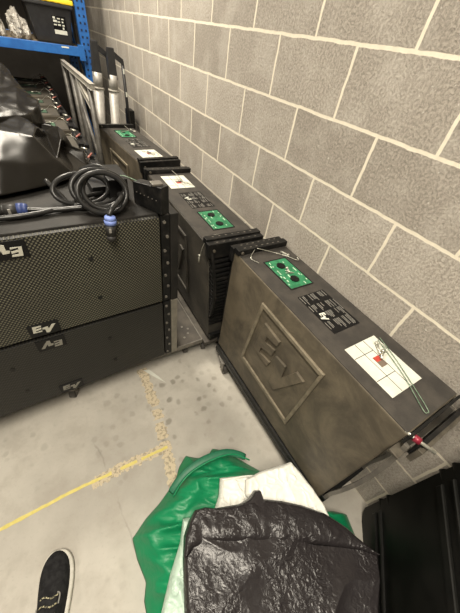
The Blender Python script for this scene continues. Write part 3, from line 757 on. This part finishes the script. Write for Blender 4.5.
VB.update({'z0': (-1.25, 2.25, .93), 'z1': (-1.01, 2.22, .90), 'z2': (-.98, 2.10, .90), 'z3': (-.94, 1.98, .89), 'z4': (-.89, 1.86, .89), 'z5': (-.84, 1.70, .89), 'z6': (-.85, 1.50, .89), 'z7': (-.93, 1.345, .89), 'z8': (-1.05, 1.34, .90), 'z9': (-1.27, 1.34, .90)})
FB = """q0,q1,s1,s6 q1,p7,s2,s1 p7,p6,s3,s2 p6,p5,s3 s6,s1,s5 s1,s2,s4,s5 s2,s3,s4 s3,p5,p4,s4 s4,p4,p3 s4,p3,p2,s5 s5,p2,p1 s6,s5,p1,p0
p1,p0,z0,z1 p2,p1,z1,z2 p3,p2,z2,z3 p4,p3,z3,z4 p5,p4,z4,z5 p6,p5,z5,z6 p7,p6,z6,z7 q1,p7,z7,z8 q0,q1,z8,z9"""
CB = "q0,q1,.7 q1,p7,.95 s1,s2,.95 s2,s3,.95 s3,p5,.95 p5,p6,.95 s3,p6,.95 s4,s5,.7 s3,s4,.7 p1,p2,.7 p2,p3,.7 p3,p4,.7 p4,p5,.95 p6,p7,.95 s1,s6,.7 s2,s4,.7"
fold_sheet('vinyl_cover', VB, FB, CB, 'crumpled black vinyl cover heaped over the dusty cabinet row, behind the draped one', wr=.014)
VD = {'a': (-.905, 1.34, .90), 'b': (-.84, 1.33, .90), 'c': (-.775, 1.35, .895), 'd': (-.89, 1.44, 1.09), 'e': (-.835, 1.42, 1.085), 'f': (-.775, 1.44, .96), 'g': (-.735, 1.45, .895), 'h': (-.885, 1.56, .90), 'i': (-.83, 1.55, .90), 'j': (-.77, 1.54, .895)}
fold_sheet('vinyl_cover', VD, "a,b,e,d b,c,f,e c,g,f d,e,i,h e,f,j,i f,g,j", "d,e,.8 e,f,.8 b,e,.3 f,g,.6", 'small folded end of black vinyl lying on the second cabinet behind the stack')

# ------------------------------------------------------------------ heaps of bags
def heap(name, m, outline, zbase, ztop, label=None, cat=None, parent=None, seed=0, folds=.02, fscale=6, edge=.06, N=220, NR=46, tilt=None, center=None, fine=.0, inset=.01, dirn=None):
    """closed soft body: a wrinkled top inside the outline falling to zbase at its rim"""
    P = [Vector(p) for p in outline]
    if center: cx, cy = center
    else: cx = sum(p.x for p in P) / len(P); cy = sum(p.y for p in P) / len(P)
    c = Vector((cx, cy)); per = []
    L = [(P[(i + 1) % len(P)] - P[i]).length for i in range(len(P))]; T = sum(L)
    for k in range(N):
        s = k / N * T; i = 0
        while s > L[i]: s -= L[i]; i += 1
        per.append(P[i].lerp(P[(i + 1) % len(P)], s / L[i]))
    bm = new(); off = Vector((seed * 7.3, seed * 3.1, seed))
    def z_at(p, t, Rr):
        e = (1 - t) * Rr
        prof = 1 - max(0, 1 - e / edge) ** 2.2
        q = Vector((p.x * fscale, p.y * fscale, 0)) + off
        if dirn: q = Vector(((p.x * dirn[0] + p.y * dirn[1]) * fscale * 2.2, (-p.x * dirn[1] + p.y * dirn[0]) * fscale * .55, 0)) + off
        wq = q + noise.noise_vector(q * .8) * .8
        rd = (1 - abs(noise.noise(wq)) * 2) ; rd = max(0, rd) ** 3
        f = rd * folds + noise.noise(q * 2.3) * folds * .4
        if fine:
            q2 = q * 3.2 + off; f += (max(0, 1 - abs(noise.noise(q2 + noise.noise_vector(q2) * .7)) * 2.4) ** 2) * fine
        zt_ = ztop + (tilt[0] * (p.x - cx) + tilt[1] * (p.y - cy) if tilt else 0)
        return zbase + (zt_ + f - zbase) * max(.0, prof)
    cv = bm.verts.new((cx, cy, z_at(c, 0, 1))); prev = None
    for r in range(1, NR + 1):
        t = (r / NR) ** .8; ring_ = []
        for k in range(N):
            p = c + (per[k] - c) * t
            Rr = (per[k] - c).length
            ring_.append(bm.verts.new((p.x, p.y, z_at(p, t, Rr) if r < NR else zbase + .35 * (z_at(p, .999, Rr) - zbase))))
        if prev is None:
            for k in range(N): bm.faces.new((cv, ring_[k], ring_[(k + 1) % N]))
        else:
            for k in range(N): bm.faces.new((prev[k], ring_[k], ring_[(k + 1) % N], prev[(k + 1) % N]))
        prev = ring_
    low = [bm.verts.new((c.x + (v.co.x - c.x) * (1 - inset), c.y + (v.co.y - c.y) * (1 - inset), zbase)) for v in prev]
    for k in range(N): bm.faces.new((prev[k], low[k], low[(k + 1) % N], prev[(k + 1) % N]))
    cb = bm.verts.new((cx, cy, zbase))
    for k in range(N): bm.faces.new((cb, low[(k + 1) % N], low[k]))
    o = obj(name, bm, m, parent, True)
    if label: tag(o, label, cat)
    return o
GO = [(-.830, -.292), (-.782, -.262), (-.748, -.222), (-.700, -.190), (-.660, -.222), (-.632, -.238), (-.590, -.238), (-.562, -.222), (-.509, -.262), (-.47, -.32), (-.43, -.38), (-.38, -.45), (-.345, -.53), (-.33, -.62), (-.32, -.69), (-.30, -.735), (-.17, -.745), (-.125, -.785), (-.15, -.86), (-.30, -.97), (-.5, -1.06), (-.8, -.98), (-1.00, -.80), (-1.045, -.64), (-1.040, -.585), (-1.018, -.539), (-1.028, -.457), (-1.026, -.385), (-.955, -.345), (-.885, -.320)]
gb = heap('green_bag', 'greenbag', GO, .0, .095, 'large green plastic bag spread on the floor underneath the white and black bags', 'bag', seed=2, folds=.040, fscale=4.5, edge=.14, fine=.008, dirn=(.5, .85), center=(-.62, -.62), N=300, NR=60)
# hem band across the green bag
def ribbon(name, m, pts, wid, parent, tilt=.0):
    bm = new(); prev = None
    for i, p in enumerate(pts):
        p = Vector(p); a = Vector(pts[max(0, i - 1)]); c = Vector(pts[min(len(pts) - 1, i + 1)]); d = (c - a).normalized()
        s = Vector((-d.y, d.x, 0)) * wid / 2
        row = [bm.verts.new(p + s + Vector((0, 0, -.004))), bm.verts.new(p + s * .8 + Vector((0, 0, .004))), bm.verts.new(p - s * .8 + Vector((0, 0, .004))), bm.verts.new(p - s + Vector((0, 0, -.004)))]
        if prev:
            for k in range(3): bm.faces.new((prev[k], prev[k + 1], row[k + 1], row[k]))
        prev = row
    o = obj(name, bm, m, parent, True); s = o.modifiers.new('s', 'SOLIDIFY'); s.thickness = .003
    s = o.modifiers.new('sub', 'SUBSURF'); s.levels = s.render_levels = 1
    return o
GH = [(-.835, -.325, .085), (-.79, -.300, .108), (-.74, -.284, .122), (-.68, -.280, .130), (-.62, -.283, .132), (-.56, -.293, .130), (-.51, -.312, .122), (-.46, -.362, .110)]
ribbon('hem', 'greenhem', GH, .036, gb)
hs = new(); tube(hs, [(x + .006, y - .020, z + .006) for x, y, z in GH], .0035, 6, 4); obj('hem_seam', hs, 'greenbag', gb, True)
heap('pale_bag', 'palebag', [(-.825, -.440), (-.800, -.450), (-.74, -.52), (-.74, -.75), (-.84, -.86), (-1.01, -.76), (-1.00, -.655), (-.93, -.57), (-.865, -.505)],   .134, .165, 'pale mint plastic bag showing along the left edge of the black bag', 'bag', seed=4, folds=.012, fscale=9, edge=.03, fine=.005)
wb1 = heap('white_bag', 'whitebag', [(-.628, -.388), (-.585, -.405), (-.53, -.428), (-.455, -.47), (-.40, -.50), (-.345, -.62), (-.36, -.78), (-.55, -.84), (-.74, -.70), (-.79, -.53), (-.745, -.465), (-.70, -.475), (-.665, -.445)], .156, .190, 'translucent white plastic bag with a straight hem lying on the green bag', 'bag', seed=5, folds=.010, fscale=8, edge=.02, fine=.004)
b = new(); tube(b, [(-.630, -.405, .193), (-.58, -.424, .195), (-.52, -.447, .196), (-.45, -.485, .195)], .003, 6, 4); tube(b, [(-.622, -.40, .192), (-.66, -.47, .194)], .003, 6, 1); obj('hem', b, 'whitebag', wb1, True)
heap('white_bag', 'whitebag', [(-.545, -.455), (-.47, -.458), (-.400, -.474), (-.345, -.487), (-.318, -.492), (-.306, -.55), (-.300, -.62), (-.300, -.70), (-.315, -.76), (-.45, -.74), (-.55, -.60), (-.575, -.50)], .206, .230, 'creamy white plastic bag on top of the translucent one, beside the big speaker', 'bag', seed=8, folds=.008, fscale=7, edge=.025, fine=.004)
BO = [(-.880, -.563), (-.852, -.505), (-.818, -.472), (-.785, -.453), (-.750, -.462), (-.715, -.485), (-.665, -.503), (-.625, -.518), (-.580, -.520), (-.545, -.508), (-.528, -.515), (-.537, -.552), (-.475, -.589), (-.41, -.641), (-.355, -.695), (-.325, -.735), (-.297, -.778), (-.277, -.84), (-.250, -.905), (-.300, -.955), (-.366, -1.0), (-.44, -1.08), (-.56, -1.12), (-.72, -1.08), (-.90, -.95), (-.965, -.80), (-.925, -.68)]
bb_ = heap('black_bin_bag', 'blackbag', BO, .244, .276, 'glossy black folded bin bag on top of the heap of plastic bags', 'bag', seed=17, folds=.010, fscale=3.0, edge=.018, fine=.0012, N=420, NR=110, center=(-.60, -.80))
FO = [(-.862, -.545), (-.848, -.510), (-.815, -.478), (-.783, -.460), (-.75, -.470), (-.715, -.492), (-.66, -.512), (-.60, -.528), (-.545, -.545), (-.475, -.598), (-.41, -.650), (-.355, -.703), (-.325, -.745), (-.302, -.79), (-.285, -.845), (-.262, -.900), (-.30, -.880), (-.40, -.800), (-.486, -.742), (-.60, -.672), (-.70, -.616), (-.776, -.574), (-.83, -.548)]
def band(name, m, top, bot, z, parent, seed, amp):
    bm = new(); n = 90; r = 14
    def sample(L, t):
        P = [Vector(p) for p in L]; s = t * (len(P) - 1); i = min(int(s), len(P) - 2); return P[i].lerp(P[i + 1], s - i)
    G = []
    for i in range(n + 1):
        a, c = sample(top, i / n), sample(bot, i / n); row = []
        for j in range(r + 1):
            q = a.lerp(c, j / r); e = math.sin(PI * j / r) ** .45
            nn = noise.noise(Vector((q.x * 9, q.y * 9, seed))) ; rg = max(0, 1 - abs(noise.noise(Vector((q.x * 22, q.y * 14, seed + 3)))) * 3) ** 2
            row.append(bm.verts.new((q.x, q.y, z + e * (.016 + nn * amp) + e * rg * amp * .8)))
        G.append(row)
    for i in range(n):
        for j in range(r): bm.faces.new((G[i][j], G[i + 1][j], G[i + 1][j + 1], G[i][j + 1]))
    o = obj(name, bm, m, parent, True); s = o.modifiers.new('s', 'SOLIDIFY'); s.thickness = .003; s.offset = -1
    return o
band('folded_flap', 'blackbag', [(-.878, -.560), (-.848, -.508), (-.785, -.458), (-.715, -.490), (-.63, -.522), (-.545, -.548), (-.475, -.594), (-.41, -.646), (-.345, -.712), (-.302, -.784), (-.280, -.845), (-.256, -.898)],
     [(-.862, -.566), (-.835, -.555), (-.79, -.567), (-.73, -.598), (-.67, -.632), (-.61, -.665), (-.55, -.700), (-.49, -.735), (-.43, -.775), (-.37, -.815), (-.31, -.858), (-.262, -.903)], .275, bb_, 4, .005)

# ------------------------------------------------------------------ black moulded panel standing by the wall, lower right
PO = Vector((-.045, -.805, 0)); pd = Vector((-.7071, -.7071, 0)); pn = Vector((-.7071, .7071, 0))
pm_ = plane_mtx(PO, pd, (0, 0, 1), pn)     # u along the face, v up, w out of the face
t = thing('crate_lid', 'large black ribbed plastic crate lid standing on edge against the block wall at lower right', 'crate lid', (0, 0, 0))
def rpoly(x0, x1, y0, y1, r, n=6):
    out = []
    for (cx, cy, a0) in ((x1 - r, y0 + r, -PI / 2), (x1 - r, y1 - r, 0), (x0 + r, y1 - r, PI / 2), (x0 + r, y0 + r, PI)):
        for k in range(n + 1): out.append((cx + r * math.cos(a0 + k / n * PI / 2), cy + r * math.sin(a0 + k / n * PI / 2)))
    return out
b = new(); prism(b, rpoly(0, .95, .0, .92, .05), pm_ @ Matrix.Translation((0, 0, -.035)), .035, .004); obj('lid_plate', b, 'panel', t)
b = new()
for (za, zb, r_, w_) in ((.135, .075, .014, .022), (.185, .125, .007, .010), (.580, .500, .016, .026), (.648, .565, .007, .010)):
    m2 = pm_ @ Matrix.Translation((0, 0, 0))
    d = Vector((.90 - .045, (zb - za) / .3 * .855 * .62, 0)); 
    pl = []
    x0, x1 = .040, .90
    def zz(x): return za + (zb - za) / .3 * (x - .04) * .9
    pl = [(x0, zz(x0) - r_), (x1, zz(x1) - r_ * 1.0), (x1, zz(x1) + r_), (x0, zz(x0) + r_)]
    prism(b, pl, pm_, .010, .003)
obj('rib', b, 'panel', t)
b = new()
for z in (.185, .250, .600, .665):
    for k in range(1):
        q = pm_ @ Vector((-.009, z, -.014)); q2 = pm_ @ Vector((.05, z - .01, -.018))
        cyl(b, q, q2, .017, 16)
obj('edge_lug', b, 'panel', t, True)

# ------------------------------------------------------------------ blue pallet rack with tote and wrapped parts
RY = 3.42
t = thing('pallet_rack', 'blue steel pallet rack at the far end with punched upright and shelf beam', 'rack', (-.25, RY, 0))
def rack_upright(x, y, parent):
    b = new(); box(b, x - .045, x + .045, y - .003, y, 0, 2.9, .001); box(b, x - .045, x - .042, y, y + .06, 0, 2.9); box(b, x + .042, x + .045, y, y + .06, 0, 2.9)
    box(b, x - .06, x + .06, y - .02, y + .08, 0, .006)
    u = obj('upright', b, 'rack', parent)
    b = new()
    for k in range(56):
        z = .12 + k * .05
        for s in (-1, 1):
            xo = x + s * .020
            box(b, xo - .008 , xo + .008, y - .0045, y - .0028, z - .009 + s * .0, z + .009, .002)
    obj('punched_holes', b, 'rackhole', u)
b = None
for x in (0, -2.75):
    for y in (0, 1.0): rack_upright(x, y, t)
    for z0 in (.2, .9, 1.6, 2.2):
        b = new(); cyl(b, (x, .05, z0), (x, .98, z0 + .55), .012, 8); obj('brace', b, 'rack', t)
for (y, zz_) in ((-.045, 1.222), (1.0, 1.222), (-.045, 2.35), (1.0, 2.35)):
    b = new(); box(b, -2.70, -.045, y, y + .045, zz_, zz_ + .072, .004); bm_ = obj('beam', b, 'rack', t)
    b = new(); box(b, -.085, -.03, y - .006, y + .048, zz_ - .03, zz_ + .09, .002); obj('beam_connector', b, 'rack', bm_)
    if y < 0 and zz_ < 2: 
        b = new(); box(b, -.235, -.170, y - .001, y, zz_ + .052, zz_ + .063); obj('beam_sticker', b, 'paper', bm_)
for zz_ in (1.222, 2.35):
    b = new(); box(b, -2.70, -.05, .002, .998, zz_ + .045, zz_ + .066); obj('shelf_board', b, 'board', t)
def tote(label, x0, x1, y0, y1, z0, h, lid='yellow'):
    t = thing('storage_tote', label, 'storage tote', ((x0 + x1) / 2, (y0 + y1) / 2, z0))
    hx, hy = (x1 - x0) / 2, (y1 - y0) / 2; k = .80
    b = new(); hexa(b, [(-hx * k, -hy * k, 0), (hx * k, -hy * k, 0), (hx * k, hy * k, 0), (-hx * k, hy * k, 0), (-hx, -hy, h), (hx, -hy, h), (hx, hy, h), (-hx, hy, h)], .015)
    bo = obj('tote_body', b, 'tote', t)
    b = new(); box(b, -hx - .012, hx + .012, -hy - .012, hy + .012, h - .03, h, .008); obj('tote_rim', b, 'tote', t)
    b = new(); box(b, -hx - .02, hx + .02, -hy - .02, hy + .02, h, h + .035, .010); box(b, -hx + .03, hx - .03, -hy + .03, hy - .03, h + .03, h + .05, .008); ld = obj('tote_lid', b, lid, t)
    b = new()
    for i in range(5): box(b, -hx + .06 + i * (2 * hx - .12) / 5, -hx + .06 + i * (2 * hx - .12) / 5 + .02, -hy - .024, -hy - .018, h + .006, h + .03, .002)
    obj('lid_ribs', b, lid, ld)
    # printed sticker on the sloping front
    sl = math.atan2(hy * (1 - k), h)
    mt = Matrix.Translation((0, -hy * k, 0)) @ Matrix.Rotation(sl, 4, 'X')
    def sp(bm, x0_, x1_, z0_, z1_, w0, w1): box(bm, x0_, x1_, -w1, -w0, z0_, z1_, 0, mt)
    b = new(); sp(b, .01, .125, .07, .205, .0, .0015); st = obj('sticker', b, 'plate', bo)
    b = new(); sp(b, .014, .121, .074, .105, .0015, .0022)
    rr = random.Random(2)
    for i in range(4):
        for j in range(3):
            if rr.random() < .75:
                x = .016 + j * .036; z = .113 + i * .023; sp(b, x, x + rr.uniform(.012, .032), z, z + rr.uniform(.006, .016), .0015, .0022)
    obj('sticker_print', b, 'paper', st)
    return t
tote('black storage tote with yellow lid and printed sticker on the blue rack shelf', -.705, -.325, 3.455, 4.02, 1.2895, .285)
# clear-wrapped parts on the shelf
def crumple(name, label, cat, loc, sx, sy, sz, seed, m='clear', parent=None):
    b = new(); bmesh.ops.create_icosphere(b, subdivisions=4, radius=1)
    for v in b.verts:
        n_ = noise.noise(v.co * 1.6 + Vector((seed, 0, 0))) * .35 + abs(noise.noise(v.co * 4 + Vector((0, seed, 0)))) * .28
        r_ = 1 + n_; v.co = Vector((v.co.x * sx * r_, v.co.y * sy * r_, max(-.55, v.co.z * r_) * sz)) + Vector((0, 0, .55 * sz))
    o = obj(name, b, m, None); o.location = loc; return tag(o, label, cat)
crumple('wrapped_bundle', 'crumpled clear-wrapped bundle leaning against the tote on the blue shelf', 'wrapped parts', (-.800, 3.62, 1.289), .080, .14, .115, 1)
crumple('wrapped_bundle', 'darker clear-wrapped bundle at the left edge of the photo on the blue shelf', 'wrapped parts', (-.990, 3.62, 1.289), .075, .14, .125, 6)

# ------------------------------------------------------------------ two telescopic poles with black heads leaning behind the farthest wall cabinet
def pole(label, xb, yb, xt, yt, zt_, rr):
    t = thing('telescopic_pole', label, 'pole', (xb, yb, 0))
    d = Vector((xt - xb, yt - yb, zt_)); 
    def at(z): return d * (z / zt_)
    b = new(); cyl(b, at(0.02), at(1.10), rr, 20); obj('outer_tube', b, 'alu', t, True)
    b = new(); cyl(b, at(1.085), at(1.10), rr * 1.12, 20); obj('collar', b, 'paleplate', t, True)
    b = new(); cyl(b, at(1.09), at(1.20), rr * .90, 20); obj('inner_tube', b, 'alu', t, True)
    b = new(); cyl(b, at(0), at(.03), rr * 1.2, 16); obj('foot', b, 'rubber', t, True)
    b = new(); z0, z1 = 1.17, zt_
    p0, p1 = at(z0), at(z1)
    hexa(b, [(p0.x - .036, p0.y - .02, p0.z), (p0.x + .036, p0.y - .02, p0.z), (p0.x + .036, p0.y + .03, p0.z), (p0.x - .036, p0.y + .03, p0.z), (p1.x - .036, p1.y - .02, p1.z), (p1.x + .016, p1.y - .02, p1.z), (p1.x + .016, p1.y + .03, p1.z), (p1.x - .036, p1.y + .03, p1.z)], .004)
    hd = obj('head', b, 'tote', t)
    # hook arm running right then down
    b = new()
    q = p1 + Vector((.0, 0, -.02))
    hexa(b, [(q.x, q.y - .015, q.z - .035), (q.x + .085, q.y - .015, q.z - .085), (q.x + .085, q.y + .02, q.z - .085), (q.x, q.y + .02, q.z - .035), (q.x, q.y - .015, q.z + .01), (q.x + .085, q.y - .015, q.z - .045), (q.x + .085, q.y + .02, q.z - .045), (q.x, q.y + .02, q.z + .01)], .003)
    obj('hook_arm', b, 'tote', hd)
    b = new(); e = q + Vector((.078, 0, -.055))
    cyl(b, e, e + Vector((.020, .02, -.62)), .013, 12); sk = obj('hanging_strut', b, 'tote', t, True)
    b = new()
    for k in (.05, .21): box(b, e.x - .006 + k * .03, e.x + .006 + k * .03, e.y - .018, e.y - .012, e.z - k - .035, e.z - k, .001)
    obj('white_mark', b, 'paper', sk)
    return t
pole('left of the two grey telescopic poles with black heads leaning by the wall', -.440, 2.58, -.318, 2.60, 1.40, .043)
pole('right of the two grey telescopic poles with black heads, nearer the block wall', -.315, 2.50, -.215, 2.52, 1.375, .040)
b = new(); box(b, -.10, -.04, 2.62, 2.74, 0, .93, .006); tag(obj('black_post', b, 'steel'), 'short black box-section post on the floor by the wall, beside the right telescopic pole', 'post')

# ------------------------------------------------------------------ grey trolley frame leaning between the rows
t = thing('trolley_frame', 'grey tubular trolley frame with pale slanted rails between the cabinet row and the poles', 'trolley', (-.50, 2.1, 0))
X_ = 0.0
def flat(name, p0, p1, wdt, thk, m):
    b = new(); p0, p1 = Vector(p0), Vector(p1); d = (p1 - p0).normalized(); s = Vector((1, 0, 0)); n_ = d.cross(s).normalized()
    mt = Matrix(((d.x, s.x, n_.x, p0.x), (d.y, s.y, n_.y, p0.y), (d.z, s.z, n_.z, p0.z), (0, 0, 0, 1)))
    box(b, 0, (p1 - p0).length, -thk / 2, thk / 2, -wdt / 2, wdt / 2, .003, mt); return obj(name, b, m, t)
flat('top_rail', (0, -.14, 1.185), (0, 1.35, 1.165), .035, .03, 'paleplate')
flat('slanted_rail', (.0, .0, 1.04), (.0, .46, 1.135), .045, .02, 'paleplate')
for (y0, z0, y1, z1, r_) in ((-.02, 0.08, -.02, 1.17, .02), (.42, .08, .48, 1.16, .022), (.0, .62, .72, 1.15, .016), (.75, .08, .80, 1.16, .02), (1.30, .08, 1.30, 1.16, .02)):
    b = new(); cyl(b, (0, y0, z0), (0, y1, z1), r_, 14); obj('tube', b, 'greymetal', t, True)
b = new(); box(b, -.02, .02, -.05, 1.34, .06, .10, .004); obj('base_rail', b, 'greymetal', t)
for y in (.05, 1.25):
    b = new(); cyl(b, (-.012, y, .032), (.012, y, .032), .032, 18); obj('wheel', b, 'caster', t, True)

# ------------------------------------------------------------------ the shoe at the bottom of the picture
t = thing('shoe', 'black knit trainer with white sole edge on the bare floor at lower left', 'shoe', (-1.325, -.448, 0), math.radians(-17))
t.scale = (1.1, 1.1, 1.0)
# local +y towards the toe; sections (y, half width left, half width right, height, )
SEC = [(-.150, .020, .020, .055), (-.140, .030, .030, .075), (-.11, .036, .036, .085), (-.06, .037, .038, .088), (-.01, .040, .042, .084), (.03, .046, .047, .074), (.07, .050, .050, .062), (.105, .048, .048, .052), (.130, .038, .040, .043), (.146, .022, .025, .034), (.153, .008, .010, .026)]
def loft(secs, f, m, name, parent, n=20):
    b = new(); R = []
    for s in secs: R.append([b.verts.new(p) for p in f(s, n)])
    for i in range(len(R) - 1):
        for k in range(n): b.faces.new((R[i][k], R[i][(k + 1) % n], R[i + 1][(k + 1) % n], R[i + 1][k]))
    b.faces.new(R[0][::-1]); b.faces.new(R[-1])
    o = obj(name, b, m, parent, True); sm = o.modifiers.new('s', 'SUBSURF'); sm.levels = sm.render_levels = 1; return o
def cxo(y): return -.010 * max(0, (y + .02) / .17) ** 1.5 + .004
def sole_f(s, n):
    y, a, c, h = s; out = []
    for k in range(n):
        t_ = 2 * PI * k / n; x = math.cos(t_); z = math.sin(t_)
        x = (abs(x) ** .35) * (1 if x > 0 else -1); z = (abs(z) ** .35) * (1 if z > 0 else -1)
        out.append((cxo(y) + x * (c if x > 0 else a) + .0, y, .0135 + z * .0125))
    return out
def up_f(s, n):
    y, a, c, h = s; out = []
    for k in range(n):
        t_ = 2 * PI * k / n; x = math.cos(t_); z = math.sin(t_)
        w_ = (c if x > 0 else a) * .95
        out.append((cxo(y) - .002 + (abs(x) ** .8) * (1 if x > 0 else -1) * w_, y, .020 + (max(z, -.1) * (h - .015) if z > 0 else z * .006)))
    return out
loft([(y * 1.02, a + .004, c + .006, h) for y, a, c, h in SEC], sole_f, 'sole', 'sole', t, 24)
upo = loft(SEC, up_f, 'shoe', 'upper', t, 24)
b = new()
for i, y in enumerate((-.035, -.012, .010, .030)):
    zz_ = .094 - max(0, y + .03) * .18
    tube(b, [(-.024, y, zz_ - .010), (-.010, y + .004, zz_), (.010, y - .002, zz_), (.026, y + .004, zz_ - .010)], .0022, 6, 4)
obj('laces', b, 'lace', upo, True)
b = new(); tube(b, [(.030, .012, .074), (.030, .034, .068), (.022, .040, .070)], .0022, 6, 4); tube(b, [(-.030, .012, .074), (-.032, .000, .072), (-.030, -.02, .078)], .0022, 6, 4); obj('lace_loops', b, 'ink', upo, True)
b = new(); cyl(b, (.004, -.095, .06), (.004, -.115, .16), .033, 20, .038); obj('sock', b, 'skin', t, True)
